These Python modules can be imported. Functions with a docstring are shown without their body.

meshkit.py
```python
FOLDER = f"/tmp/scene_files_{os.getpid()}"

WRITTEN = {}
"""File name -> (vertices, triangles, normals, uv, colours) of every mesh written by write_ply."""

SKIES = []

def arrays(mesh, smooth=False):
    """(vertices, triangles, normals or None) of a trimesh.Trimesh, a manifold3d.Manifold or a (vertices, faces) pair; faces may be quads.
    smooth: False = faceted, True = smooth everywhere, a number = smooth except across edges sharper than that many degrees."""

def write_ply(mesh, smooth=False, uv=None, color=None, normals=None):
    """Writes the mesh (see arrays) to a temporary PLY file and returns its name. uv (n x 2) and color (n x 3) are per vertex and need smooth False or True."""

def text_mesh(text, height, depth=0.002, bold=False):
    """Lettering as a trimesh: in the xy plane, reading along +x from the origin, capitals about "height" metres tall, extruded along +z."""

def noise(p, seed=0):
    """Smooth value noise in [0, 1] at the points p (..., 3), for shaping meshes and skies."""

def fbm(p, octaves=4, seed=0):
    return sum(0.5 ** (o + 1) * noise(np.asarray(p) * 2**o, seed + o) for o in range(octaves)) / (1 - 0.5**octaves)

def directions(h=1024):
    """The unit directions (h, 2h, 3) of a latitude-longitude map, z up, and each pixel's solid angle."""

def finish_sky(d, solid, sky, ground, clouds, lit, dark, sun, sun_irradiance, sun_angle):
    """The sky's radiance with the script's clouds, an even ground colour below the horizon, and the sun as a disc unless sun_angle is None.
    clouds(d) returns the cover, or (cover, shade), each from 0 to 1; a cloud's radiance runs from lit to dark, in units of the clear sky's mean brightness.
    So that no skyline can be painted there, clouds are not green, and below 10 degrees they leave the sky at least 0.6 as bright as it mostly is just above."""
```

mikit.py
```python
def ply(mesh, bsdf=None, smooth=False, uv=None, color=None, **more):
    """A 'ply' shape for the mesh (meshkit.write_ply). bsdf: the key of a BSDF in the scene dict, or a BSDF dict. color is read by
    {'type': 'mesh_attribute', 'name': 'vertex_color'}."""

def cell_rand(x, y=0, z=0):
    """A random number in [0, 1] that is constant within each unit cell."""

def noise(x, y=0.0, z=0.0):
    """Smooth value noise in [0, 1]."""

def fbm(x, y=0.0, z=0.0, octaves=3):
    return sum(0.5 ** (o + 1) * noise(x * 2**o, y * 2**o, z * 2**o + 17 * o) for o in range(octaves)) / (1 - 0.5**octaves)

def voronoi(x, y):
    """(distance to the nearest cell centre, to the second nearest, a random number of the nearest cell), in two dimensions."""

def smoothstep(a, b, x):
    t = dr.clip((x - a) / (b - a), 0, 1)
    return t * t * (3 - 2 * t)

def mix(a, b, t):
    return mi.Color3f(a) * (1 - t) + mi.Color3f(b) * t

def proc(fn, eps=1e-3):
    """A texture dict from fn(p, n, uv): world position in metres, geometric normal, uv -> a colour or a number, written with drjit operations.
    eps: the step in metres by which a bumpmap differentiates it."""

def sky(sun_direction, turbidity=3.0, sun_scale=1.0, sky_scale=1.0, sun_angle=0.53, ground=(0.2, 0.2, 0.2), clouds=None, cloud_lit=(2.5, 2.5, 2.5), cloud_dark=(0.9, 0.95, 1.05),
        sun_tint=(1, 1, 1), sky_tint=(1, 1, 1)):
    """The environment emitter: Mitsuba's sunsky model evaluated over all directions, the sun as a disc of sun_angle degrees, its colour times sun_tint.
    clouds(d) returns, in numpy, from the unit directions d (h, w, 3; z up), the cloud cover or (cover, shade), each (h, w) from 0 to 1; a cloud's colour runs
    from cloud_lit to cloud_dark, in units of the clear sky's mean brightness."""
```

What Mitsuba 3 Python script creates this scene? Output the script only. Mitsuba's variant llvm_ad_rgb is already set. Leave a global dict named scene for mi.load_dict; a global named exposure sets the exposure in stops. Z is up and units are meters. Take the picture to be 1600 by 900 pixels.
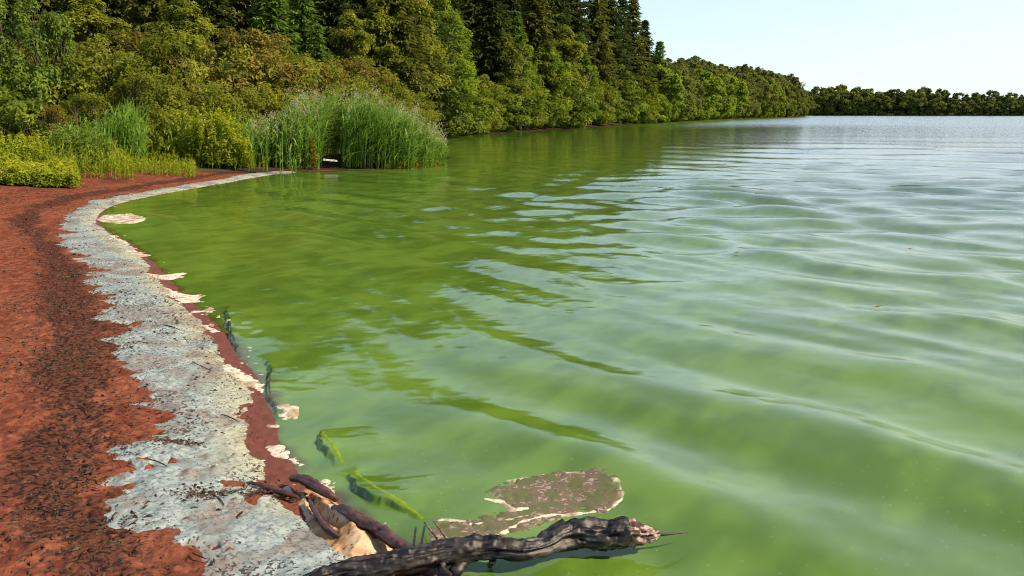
import math
import numpy as np, trimesh, shapely, mitsuba as mi, drjit as dr, mikit, meshkit
from scipy.interpolate import CubicSpline
from mikit import noise, fbm, voronoi, smoothstep, mix, proc

# ------------------------------------------------------------------ camera, sky, exposure
F, EYE, PITCH = 1386.0, 1.7, math.atan(273 / 1386.0)          # focal length in photo pixels (1600 wide), eye height, tilt down
T = mi.ScalarTransform4f
SUN_AZ, SUN_EL = math.radians(101), math.radians(39)           # azimuth to the right of the view, elevation
SUN = [math.sin(SUN_AZ) * math.cos(SUN_EL), math.cos(SUN_AZ) * math.cos(SUN_EL), math.sin(SUN_EL)]
exposure = 2.75
scene, labels = {}, {}
scene['camera'] = {'type': 'perspective', 'fov_axis': 'x', 'fov': math.degrees(2 * math.atan(800 / F)), 'near_clip': 0.05, 'far_clip': 6000.0,
                   'to_world': T().look_at(origin=[0, 0, EYE], target=[0, math.cos(PITCH), EYE - math.sin(PITCH)], up=[0, 0, 1])}


def haze_cloud(d):
    """thin bright summer haze low over the horizon, thicker towards the sun"""
    el = np.degrees(np.arcsin(np.clip(d[..., 2], -1, 1)))
    az = np.degrees(np.arctan2(d[..., 0], d[..., 1]))
    sunward = np.clip((np.cos(np.radians(az) - SUN_AZ) + 1) / 2, 0, 1)
    wisp = meshkit.fbm(d * [3, 3, 9], 4, 3)
    return np.clip((0.29 + 0.78 * sunward ** 2) * np.exp(-np.maximum(el - 4, 0) / 36) * (0.55 + 0.7 * wisp), 0, 0.9)


scene['sky'] = mikit.sky(SUN, turbidity=3.0, sun_scale=1.0, ground=(0.12, 0.14, 0.08), clouds=haze_cloud, cloud_lit=(1.9, 1.93, 1.95))

rng = np.random.default_rng(7)


def sstep(a, b, x):
    t = np.clip((x - a) / (b - a), 0, 1)
    return t * t * (3 - 2 * t)


def G(px, py, z=0.0):
    """world point at height z seen at photo pixel (px, py) - used once, to survey the photograph"""
    u, v = (px - 800) / F, (450 - py) / F
    d = (u, math.cos(PITCH) + v * math.sin(PITCH), -math.sin(PITCH) + v * math.cos(PITCH))
    t = (z - EYE) / d[2]
    return d[0] * t, d[1] * t


def X(px, y):
    """x of a thing at depth y standing at photo column px"""
    return y * (px - 800) / 1413.0


def n2(x, y, f, seed=0, octaves=3):
    return meshkit.fbm(np.stack([np.asarray(x) * f, np.asarray(y) * f, np.full(np.shape(x), 0.37)], -1), octaves, seed)


# ------------------------------------------------------------------ the lake's outline, distances to the shore, heights
near_shore = [(3.2, -2.5), (1.9, 0.2), (0.75, 1.75), (0.15, 2.65), (-0.19, 3.05), (-0.41, 3.28), (-0.67, 3.59), (-0.85, 3.83), (-1.02, 4.0), (-1.27, 4.53), (-1.56, 5.35), (-1.92, 6.06),
              (-2.27, 6.8), (-2.8, 7.74), (-3.3, 8.63), (-4.16, 10.17), (-5.08, 11.72), (-6.3, 13.6), (-7.1, 15.3), (-7.5, 17.0), (-7.45, 19.3), (-7.1, 22.2),
              (-6.85, 24.6), (-6.2, 26.3), (-4.67, 27.3), (-3.2, 28.6), (-2.5, 31.5), (-2.6, 36.0), (-4.2, 46.0), (-5.3, 58.0), (-4.2, 68.0), (0.0, 81.0),
              (7.5, 106.0), (20.4, 143.6), (31.0, 174.5), (53.7, 244.4), (88.0, 326.0), (135.0, 432.0), (160.0, 489.0)]
t_ = np.concatenate([[0], np.cumsum(np.sqrt(np.linalg.norm(np.diff(np.array(near_shore), axis=0), axis=1)))])
cs = CubicSpline(t_, np.array(near_shore))
shore = cs(np.linspace(0, t_[-1], 700))
far_ring = np.array([(168, 520), (172, 570), (185, 640), (205, 690), (240, 698), (290, 668), (350, 640), (430, 600), (560, 520), (760, 380), (900, 150), (900, -300), (300, -500), (60, -260), (14, -40), (6, -10)])
SHORE_LINE = shapely.LineString(np.vstack([shore, far_ring, shore[:1]]))
LAKE = shapely.Polygon(np.vstack([shore, far_ring]))
VEG = shapely.Polygon([(-80, 4), (-20, 9), (-13.2, 14.5), (-11.2, 18.6), (-11.2, 22.2), (-10.4, 24.3), (-8.6, 25.0), (-7.3, 25.4), (-6.5, 26.6), (-4.8, 27.6), (-3.4, 28.8), (-2.6, 33), (-10, 60), (-80, 60)])
for g in (LAKE, VEG, SHORE_LINE):
    shapely.prepare(g)


def shore_dist(x, y):
    """metres to the water's edge: above 0 on land, below 0 on the lake"""
    p = shapely.points(np.asarray(x, float), np.asarray(y, float))
    d = shapely.distance(SHORE_LINE, p)
    return np.where(shapely.contains_xy(LAKE, x, y), -d, d)


def veg_dist(x, y):
    p = shapely.points(np.asarray(x, float), np.asarray(y, float))
    d = shapely.distance(VEG.boundary, p)
    return np.where(shapely.contains_xy(VEG, x, y), d, -d)


def terr(d):
    d = np.asarray(d, float)
    return np.where(d < 0, np.maximum(-1.5, 0.22 * d), 0.32 * (1 - np.exp(-np.maximum(d, 0) / 3.2)) + np.clip(0.02 * (d - 8), 0, 3))


def bank(x, y, d):
    """the low bank under the wood along the far side of the cove"""
    return 0.9 * sstep(1.0, 5.0, d) * sstep(45, 62, y) * (np.hypot(x, y) < 3000)


def ground_z(x, y):
    d = shore_dist([x], [y])
    return float((terr(d) + bank(np.array([x]), np.array([y]), d))[0])


def sand_relief(x, y):
    r = np.hypot(x, y)
    fine = 1 - sstep(8, 22, r)
    lump = n2(x, y, 2.6, 3, 3) - 0.5
    clod = np.maximum(n2(x, y, 9, 5, 3) - 0.5, -0.06)
    return 0.040 * lump + fine * (0.050 * clod + 0.020 * (n2(x, y, 30, 9, 2) - 0.5))


# ------------------------------------------------------------------ materials
def diffuse(fn):
    return {'type': 'twosided', 'bsdf': {'type': 'diffuse', 'reflectance': proc(fn)}}


def C(*c):
    return mi.Color3f(*c)


def sand_col(p, n, uv):
    d = uv.y
    a = fbm(p.x * 3.0, p.y * 1.6, 1.0, 4)
    b = fbm(p.x * 23, p.y * 17, 2.0, 3)
    c = noise(p.x * 140, p.y * 140, 3.0)
    col = mix((0.165, 0.056, 0.032), (0.098, 0.032, 0.020), smoothstep(0.3, 0.7, b))
    col = mix(col, C(0.19, 0.076, 0.047), 0.5 * smoothstep(0.5, 0.7, a) * c)
    # dark wrack of leaf litter and peat, in bands along the shore
    band = dr.exp(-dr.square((d - 1.02 - 0.3 * (a - 0.5)) / 0.21)) * 1.25 + 0.4 * dr.exp(-dr.square((d - 2.2) / 0.5))
    w = smoothstep(0.34, 0.72, fbm(p.x * 2.1 + 7, p.y * 1.1, 5.0, 3) * 0.56 + 0.44 * band * (0.45 + 1.1 * b))
    col = mix(col, mix((0.036, 0.018, 0.014), (0.080, 0.033, 0.023), c), (0.6 + 0.35 * c) * w)
    v1, _, r1 = voronoi(p.x * 38, p.y * 38)
    col = mix(col, C(0.018, 0.012, 0.010), smoothstep(0.5, 0.7, noise(p.x * 60, p.y * 60, 9.0)) * (0.2 + 0.7 * w))
    # wet mud at the water's edge
    wet = smoothstep(0.42, 0.12, d)
    col = mix(col, mix((0.105, 0.038, 0.026), (0.165, 0.060, 0.042), b), wet)
    return col


def grain(p, n, uv):
    return noise(p.x * 60, p.y * 60, 1.0) * 0.5 + noise(p.x * 130, p.y * 130, 2.0) * 0.35 + smoothstep(0.55, 0.8, noise(p.x * 28, p.y * 28, 5.0)) * 0.9


scene['sand_diffuse'] = {'type': 'twosided', 'bsdf': {'type': 'bumpmap', 'bump': proc(grain, eps=0.003), 'scale': 0.006, 'bsdf': {'type': 'diffuse', 'reflectance': proc(sand_col)}}}
scene['wet_sand'] = {'type': 'twosided', 'bsdf': {'type': 'roughplastic', 'diffuse_reflectance': proc(sand_col), 'alpha': 0.35, 'int_ior': 1.33, 'nonlinear': True}}
scene['sand'] = {'type': 'blendbsdf', 'weight': proc(lambda p, n, uv: smoothstep(0.35, 0.0, uv.y) * 0.5), 'a': {'type': 'ref', 'id': 'sand_diffuse'}, 'b': {'type': 'ref', 'id': 'wet_sand'}}


def floor_col(p, n, uv):
    b = fbm(p.x * 1.3, p.y * 1.3, 2.0, 4)
    col = mix((0.05, 0.032, 0.02), (0.06, 0.07, 0.025), smoothstep(0.4, 0.65, b))
    return mix(col, C(0.035, 0.022, 0.016), smoothstep(2.5, 0.8, uv.y) * 0.9)


scene['forest_floor'] = diffuse(floor_col)


def crust_col(p, n, uv):
    d = uv.y
    a = fbm(p.x * 9, p.y * 6, 1.0, 4)
    b = noise(p.x * 55, p.y * 55, 2.0)
    f = fbm(p.x * 60, p.y * 44, 6.0, 3)
    col = mix((0.150, 0.192, 0.195), (0.240, 0.285, 0.284), smoothstep(0.35, 0.65, a * 0.5 + f * 0.5))
    col = mix(col, mix((0.24, 0.25, 0.16), (0.35, 0.34, 0.26), b), 0.8 * smoothstep(0.45, 0.15, d) * smoothstep(0.35, 0.6, fbm(p.x * 4, p.y * 3, 4.0, 2) + 0.1))
    thin = smoothstep(0.47, 0.64, fbm(p.x * 6 + 3, p.y * 4, 8.0, 4)) * (0.4 + 0.6 * smoothstep(0.4, 0.6, f))
    col = mix(col, C(0.14, 0.095, 0.08), 0.7 * thin)
    speck = smoothstep(0.61, 0.69, fbm(p.x * 100, p.y * 90, 3.0, 2) + 0.25 * (a - 0.5))
    return mix(col, C(0.03, 0.03, 0.026), speck * (0.45 + 0.45 * smoothstep(0.38, 0.62, fbm(p.x * 3.5, p.y * 2.5, 21.0, 2))))


scene['algae_crust'] = diffuse(crust_col)


def foam_col(p, n, uv):
    a = fbm(p.x * 12, p.y * 12, 1.0, 3)
    return mix(mix((0.28, 0.22, 0.155), (0.47, 0.42, 0.345), smoothstep(0.3, 0.6, a)), C(0.16, 0.10, 0.07), 0.5 * smoothstep(0.58, 0.72, fbm(p.x * 50, p.y * 50, 3.0, 2)))


scene['foam'] = diffuse(foam_col)


def mound_col(p, n, uv):
    a = fbm(p.x * 10, p.y * 10, p.z * 10, 3)
    b = noise(p.x * 70, p.y * 70, p.z * 70)
    col = mix((0.30, 0.17, 0.08), (0.47, 0.34, 0.22), smoothstep(0.35, 0.62, a))
    v1, _, r1 = voronoi(p.x * 42, p.y * 42)
    return mix(mix(col, C(0.20, 0.10, 0.045), 0.6 * smoothstep(0.6, 0.85, b)), C(0.12, 0.06, 0.035), smoothstep(0.26, 0.16, v1) * smoothstep(0.68, 0.72, r1))


scene['peach_foam'] = diffuse(mound_col)


def raft_col(p, n, uv):
    a = fbm(p.x * 16, p.y * 16, 1.0, 4)
    b = noise(p.x * 90, p.y * 90, 2.0)
    col = mix((0.090, 0.095, 0.030), (0.125, 0.088, 0.052), smoothstep(0.35, 0.62, a))
    return mix(col, C(0.32, 0.25, 0.19), 0.7 * smoothstep(0.60, 0.78, b) * smoothstep(0.4, 0.6, a))


scene['brown_scum'] = {'type': 'twosided', 'bsdf': {'type': 'roughplastic', 'diffuse_reflectance': proc(raft_col), 'alpha': 0.25, 'int_ior': 1.33}}


scene['algae_scum_green'] = diffuse(lambda p, n, uv: mix((0.085, 0.155, 0.012), (0.15, 0.22, 0.02), fbm(p.x * 40, p.y * 40, 1.0, 2)))


def water_col(p, n, uv):
    d = -uv.y                                                   # metres out from the shore
    a = fbm(p.x * 0.9 - p.y * 0.25, p.y * 0.55 + p.x * 0.5, 1.0, 4)
    s = fbm(p.x * 2.2 + p.y * 1.7, (p.y * 0.6 - p.x * 0.8) * 5.0, 4.0, 3)   # streaks along the crests
    col = mix((0.100, 0.190, 0.024), (0.155, 0.268, 0.040), smoothstep(0.32, 0.66, 0.45 * a + 0.55 * s))
    v1, _, r1 = voronoi(p.x * 24, p.y * 24)
    col = mix(col, C(0.30, 0.36, 0.10), smoothstep(0.16, 0.08, v1) * smoothstep(0.90, 0.94, r1) * 0.6 * smoothstep(0.5, 0.7, fbm(p.x * 0.8, p.y * 0.8, 12.0, 2)))
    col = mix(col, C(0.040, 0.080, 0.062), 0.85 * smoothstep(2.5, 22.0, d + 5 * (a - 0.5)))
    # shallow: the red bottom shows through
    sh = smoothstep(0.09, -0.02, d + 0.16 * (fbm(p.x * 6, p.y * 6, 7.0, 3) - 0.5))
    return mix(col, C(0.085, 0.048, 0.022), sh * 0.75)


def ripple(p, n, uv):
    w = smoothstep(0.1, 0.8, -uv.y)
    return w * (noise(p.x * 5 + p.y * 2.5, p.y * 8 - p.x * 5, 3.0) * 0.6 + noise(p.x * 14 + 5, p.y * 17, 1.0) * 0.25)


def wind(p, n, uv):
    """ruffled by the wind out on the lake and beyond the sheltered cove"""
    q = 40 * (fbm(p.x * 0.06, p.y * 0.03, 1.0, 3) - 0.5)
    return dr.maximum(smoothstep(12.0, 60.0, -uv.y + 0.2 * q), smoothstep(100.0, 190.0, p.y + 0.8 * p.x + q))


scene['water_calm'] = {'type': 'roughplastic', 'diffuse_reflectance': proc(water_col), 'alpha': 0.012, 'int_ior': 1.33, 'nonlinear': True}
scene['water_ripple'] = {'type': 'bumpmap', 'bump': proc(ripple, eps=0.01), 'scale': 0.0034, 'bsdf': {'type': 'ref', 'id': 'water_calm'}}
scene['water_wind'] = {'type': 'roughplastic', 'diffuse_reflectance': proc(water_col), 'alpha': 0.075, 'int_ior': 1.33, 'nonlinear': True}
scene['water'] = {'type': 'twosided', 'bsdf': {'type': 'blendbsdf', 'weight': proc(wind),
                  'a': {'type': 'ref', 'id': 'water_ripple'}, 'b': {'type': 'ref', 'id': 'water_wind'}}}


def leaf(name, dark, mid, light, trans=0.8, scale=0.35, rough=0.5):
    def fn(p, n, uv):
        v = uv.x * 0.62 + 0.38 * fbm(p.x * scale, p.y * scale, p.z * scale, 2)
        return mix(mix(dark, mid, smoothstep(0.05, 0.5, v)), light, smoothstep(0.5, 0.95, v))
    scene[name] = {'type': 'principledthin', 'base_color': proc(fn), 'roughness': rough, 'spec_trans': 0.0, 'diff_trans': trans, 'eta': 1.4}


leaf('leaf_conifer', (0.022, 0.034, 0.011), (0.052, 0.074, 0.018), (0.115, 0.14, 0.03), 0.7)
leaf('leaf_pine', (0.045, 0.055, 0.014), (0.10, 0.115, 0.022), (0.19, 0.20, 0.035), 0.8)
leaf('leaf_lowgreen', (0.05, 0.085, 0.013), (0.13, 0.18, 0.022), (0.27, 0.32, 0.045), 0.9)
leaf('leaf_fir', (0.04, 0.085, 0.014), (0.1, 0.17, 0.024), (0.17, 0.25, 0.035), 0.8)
leaf('leaf_birch', (0.085, 0.135, 0.013), (0.18, 0.26, 0.022), (0.33, 0.38, 0.04), 1.0)
leaf('leaf_olive', (0.07, 0.094, 0.013), (0.185, 0.215, 0.024), (0.35, 0.37, 0.044), 1.1)
leaf('leaf_brown', (0.1, 0.085, 0.02), (0.2, 0.165, 0.03), (0.3, 0.25, 0.05), 0.9)
leaf('leaf_willow', (0.055, 0.1, 0.018), (0.13, 0.2, 0.028), (0.26, 0.34, 0.06), 0.9)
leaf('leaf_far', (0.06, 0.085, 0.022), (0.135, 0.16, 0.034), (0.24, 0.265, 0.052), 0.8, 0.12)
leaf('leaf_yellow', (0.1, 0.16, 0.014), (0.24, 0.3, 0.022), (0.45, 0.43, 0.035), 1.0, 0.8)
leaf('leaf_gold', (0.154, 0.143, 0.015), (0.286, 0.220, 0.022), (0.418, 0.297, 0.033), 0.9, 0.8)
leaf('leaf_reed', (0.07, 0.14, 0.018), (0.15, 0.27, 0.035), (0.32, 0.4, 0.11), 1.0, 0.7)
leaf('plume', (0.24, 0.25, 0.12), (0.36, 0.36, 0.2), (0.5, 0.49, 0.32), 1.0, 0.7)
scene['bark'] = diffuse(lambda p, n, uv: mix((0.035, 0.027, 0.020), (0.10, 0.082, 0.062), fbm(p.x * 14, p.y * 14, p.z * 3, 3)))
scene['birch_bark'] = diffuse(lambda p, n, uv: mix((0.08, 0.07, 0.055), (0.42, 0.39, 0.33), smoothstep(0.35, 0.6, fbm(p.x * 6, p.y * 6, p.z * 9, 3))))


def log_col(p, n, uv):
    a = fbm(p.x * 9, p.y * 60, p.z * 60, 3)
    b = fbm(p.x * 22, p.y * 22, p.z * 22, 3)
    col = mix((0.009, 0.008, 0.007), (0.045, 0.037, 0.033), smoothstep(0.35, 0.68, a))
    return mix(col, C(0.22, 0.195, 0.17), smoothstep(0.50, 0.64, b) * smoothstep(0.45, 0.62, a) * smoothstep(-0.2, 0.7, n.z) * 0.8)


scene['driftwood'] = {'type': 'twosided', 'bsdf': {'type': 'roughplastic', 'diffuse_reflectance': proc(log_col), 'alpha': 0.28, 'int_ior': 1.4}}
scene['broken_wood'] = diffuse(lambda p, n, uv: mix((0.06, 0.04, 0.035), (0.34, 0.25, 0.22), smoothstep(0.38, 0.62, fbm(p.x * 18, p.y * 80, p.z * 80, 3))))
scene['wet_root'] = {'type': 'twosided', 'bsdf': {'type': 'roughplastic', 'diffuse_reflectance': proc(lambda p, n, uv: mix((0.022, 0.012, 0.011), (0.12, 0.052, 0.042), fbm(p.x * 26, p.y * 26, p.z * 26, 3))), 'alpha': 0.2, 'int_ior': 1.4}}
scene['debris'] = diffuse(lambda p, n, uv: mix((0.022, 0.016, 0.013), (0.085, 0.055, 0.042), mikit.cell_rand(p.x * 40, p.y * 40)))
scene['bleached_wood'] = diffuse(lambda p, n, uv: mix((0.5, 0.48, 0.45), (0.75, 0.73, 0.70), noise(p.x * 8, p.y * 60, p.z * 60)))


def put(key, mesh, mat, label=None, cat=None, group=None, kind=None, **kw):
    scene[key] = mikit.ply(mesh, mat, **kw)
    tag(key, label, cat, group, kind)


def tag(key, label=None, cat=None, group=None, kind=None):
    e = {k: v for k, v in dict(label=label, category=cat, group=group, kind=kind).items() if v}
    if e:
        labels[key] = e


# ------------------------------------------------------------------ the ground, the beach and the lake
def rows_for(r0, r1, step):
    """radii whose spacing follows what an eye 1.7 m up resolves"""
    a0, a1 = math.atan(EYE / r0), math.atan(EYE / r1)
    return EYE / np.tan(np.arange(a0, a1, -step))


def polar(thetas, radii):
    th, r = np.meshgrid(thetas, radii)
    n, m = th.shape
    i = np.arange(n * m).reshape(n, m)
    q = np.stack([i[:-1, :-1], i[1:, :-1], i[1:, 1:], i[:-1, 1:]], -1).reshape(-1, 4)   # facing up
    f = np.vstack([q[:, [0, 2, 1]], q[:, [0, 3, 2]]])
    return (r * np.sin(th)).ravel(), (r * np.cos(th)).ravel(), f, r.ravel()


def cull(v, f, keep, *more):
    f = f[keep[f].any(1)]
    used = np.zeros(len(v), bool)
    used[f] = True
    idx = np.cumsum(used) - 1
    return (v[used], idx[f], *[m[used] for m in more])


dense = np.radians(np.concatenate([np.arange(-180, -44, 4.0), np.arange(-44, 44, 0.25), np.arange(44, 181, 4.0)]))
dense[-1] = math.pi
gx, gy, gf, gr = polar(dense, np.concatenate([[0.02], np.geomspace(0.8, 60, 90), np.geomspace(63, 4000, 90)]))
gd = shore_dist(gx, gy)
gv = veg_dist(gx, gy)
far_rise = np.where(gd > 0, np.clip((gr - 900) * 0.004, 0, 8), 0)
gz = terr(gd) + bank(gx, gy, gd) + far_rise - 0.09 * sstep(0.35, -0.5, gv) * (gr < 60) + 0.05 * (n2(gx, gy, 0.7, 2) - 0.5) * (gr < 60)
put('ground', (np.stack([gx, gy, gz], 1), gf), 'forest_floor', 'dark forest floor and lake bed under the trees, reeds and water', kind='structure', smooth=True, uv=np.stack([gr, gd], 1))

bx_, by_, bf, br = polar(np.radians(np.arange(-52, 36, 0.1)), rows_for(1.6, 33, 0.0010))
bd = shore_dist(bx_, by_)
bv = veg_dist(bx_, by_)
edge_n = 0.9 * (n2(bx_, by_, 1.1, 21, 3) - 0.5)
keep = (bd > -0.7) & (bv < 0.6) & (bx_ < 2.5)
bz = terr(bd) + sand_relief(bx_, by_) * sstep(-0.25, 0.5, bd) - 0.16 * sstep(-0.25, 0.55, bv + edge_n * 0.5)
vv, ff, uvv = cull(np.stack([bx_, by_, bz], 1), bf, keep, np.stack([br, bd], 1))
put('beach', (vv, ff), 'sand', 'red sand beach with dark litter curving along the shore', kind='structure', smooth=True, uv=uvv)


def beach_z(x, y):
    x, y = np.atleast_1d(np.asarray(x, float)), np.atleast_1d(np.asarray(y, float))
    d = shore_dist(x, y)
    return terr(d) + sand_relief(x, y) * sstep(-0.25, 0.5, d)


# waves -------------------------------------------------------------
waves = []
wr = np.random.default_rng(11)
for lam, slope, spread, n_, base in ((0.80, 0.030, 9, 3, 37), (1.10, 0.036, 8, 3, 37), (1.6, 0.030, 12, 3, 40), (0.46, 0.024, 24, 5, 50), (0.26, 0.009, 30, 3, 50),
                                     (0.95, -0.060, 42, 7, 72), (1.5, -0.060, 42, 7, 74), (2.4, 0.060, 40, 7, 74), (4.0, 0.055, 40, 6, 76), (7.0, 0.045, 40, 6, 80), (13.0, 0.032, 30, 5, 78), (24.0, 0.022, 30, 4, 82)):
    for k in range(n_):
        a = math.radians(base + wr.uniform(-spread, spread))
        waves.append((lam * wr.uniform(0.82, 1.2), slope / math.sqrt(n_) * 1.4, math.cos(a), math.sin(a), wr.uniform(0, 6.28), wr.integers(1000)))
wavelets = []      # small breaking fronts by the shore: surveyed points, height
for pts, h in (([(352, 475), (356, 500), (362, 528), (372, 552), (378, 566)], 0.036), ([(398, 556), (424, 574), (420, 596), (424, 622), (440, 660)], 0.028),
               ([(497, 672), (505, 700), (522, 716), (532, 730)], 0.027), ([(515, 738), (552, 742), (556, 765), (590, 785), (625, 800), (668, 815)], 0.027)):
    wavelets.append((shapely.LineString([G(*p) for p in pts]), h))


def water_z(x, y, d, r, spacing):
    out = -d
    z = np.zeros_like(x)
    wob = n2(x, y, 0.35, 40, 2)
    wob2 = n2(x, y, 1.1, 44, 2)
    for lam, slope, cx, cy, ph, sd in waves:
        lod = sstep(1.6, 3.6, lam / spacing) if lam < 5 else sstep(2.4, 5.0, lam / spacing)
        if lam > 2:
            lod = lod * sstep(1.0 * lam, 5 * lam + 3, out)
        if slope < 0:      # short-crested chop away from the shore
            lod = lod * sstep(2.0, 8.0, out)
        k = 2 * math.pi / lam
        amp = slope / k * (0.25 + 1.5 * n2(x / max(lam, 0.6), y / max(lam, 0.6), 0.33, int(sd), 1))
        z += lod * amp * np.sin(k * (x * cx + y * cy) + ph + 5.5 * wob * min(1.2, 1 / lam) + 1.8 * wob2)
    z *= sstep(-0.1, 1.5, out) * 0.85 + 0.15
    for line, h in wavelets:
        x0, y0, x1, y1 = line.bounds
        m = (x > x0 - .7) & (x < x1 + .7) & (y > y0 - .7) & (y < y1 + .7)
        if not m.any():
            continue
        p = shapely.points(x[m], y[m])
        dist = shapely.distance(line, p)
        s = shapely.line_locate_point(line, p)
        L = line.length
        q0 = shapely.get_coordinates(shapely.line_interpolate_point(line, np.clip(s - .01, 0, L - .02)))
        q1 = shapely.get_coordinates(shapely.line_interpolate_point(line, np.clip(s + .01, .02, L)))
        lake = (q1[:, 0] - q0[:, 0]) * (y[m] - q0[:, 1]) - (q1[:, 1] - q0[:, 1]) * (x[m] - q0[:, 0]) > 0     # which side of the front
        wig = 0.07 * (n2(x[m], y[m], 6, 61, 2) - 0.5) + 0.05 * (n2(x[m], y[m], 17, 62, 2) - 0.5)
        sd_ = np.where(lake, dist, -dist) + wig
        taper = np.clip(np.minimum(s, L - s) / (0.35 * L), 0, 1) ** 1.0 * np.exp(-np.maximum(dist - .3, 0) * 4)
        amp = h * taper * np.clip(1.3 * n2(x[m], y[m], 6, 60, 3) + 0.35, 0, 1.3)
        hh = amp * np.where(sd_ > 0, np.exp(-(np.abs(sd_) / 0.26) ** 1.2), np.exp(-(np.abs(sd_) / 0.010) ** 2))
        z[m] += hh
    return z


wx, wy, wf, w_r = polar(np.radians(np.concatenate([np.arange(-180, -43, 3.0), np.arange(-43, 40, 0.094), np.arange(40, 181, 3.0)])), np.concatenate([[0.6, 1.2], rows_for(1.9, 900, 0.00115), [900, 1300]]))
wd = shore_dist(wx, wy)
rad = np.concatenate([[0.6, 1.2], rows_for(1.9, 900, 0.00115), [900, 1300]])
sp = np.repeat(np.gradient(rad), len(wx) // len(rad))
sp = np.maximum(sp, w_r * 0.0016)
v_, f_, d_, r_, s_ = cull(np.stack([wx, wy, wx * 0], 1), wf, wd < 0.35, wd, w_r, sp)
v_[:, 2] = water_z(v_[:, 0], v_[:, 1], d_, r_, s_)
put('lake', (v_, f_), 'water', 'green algae laden lake water with low waves running to the beach', kind='structure', smooth=True, uv=np.stack([r_, d_], 1))



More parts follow.
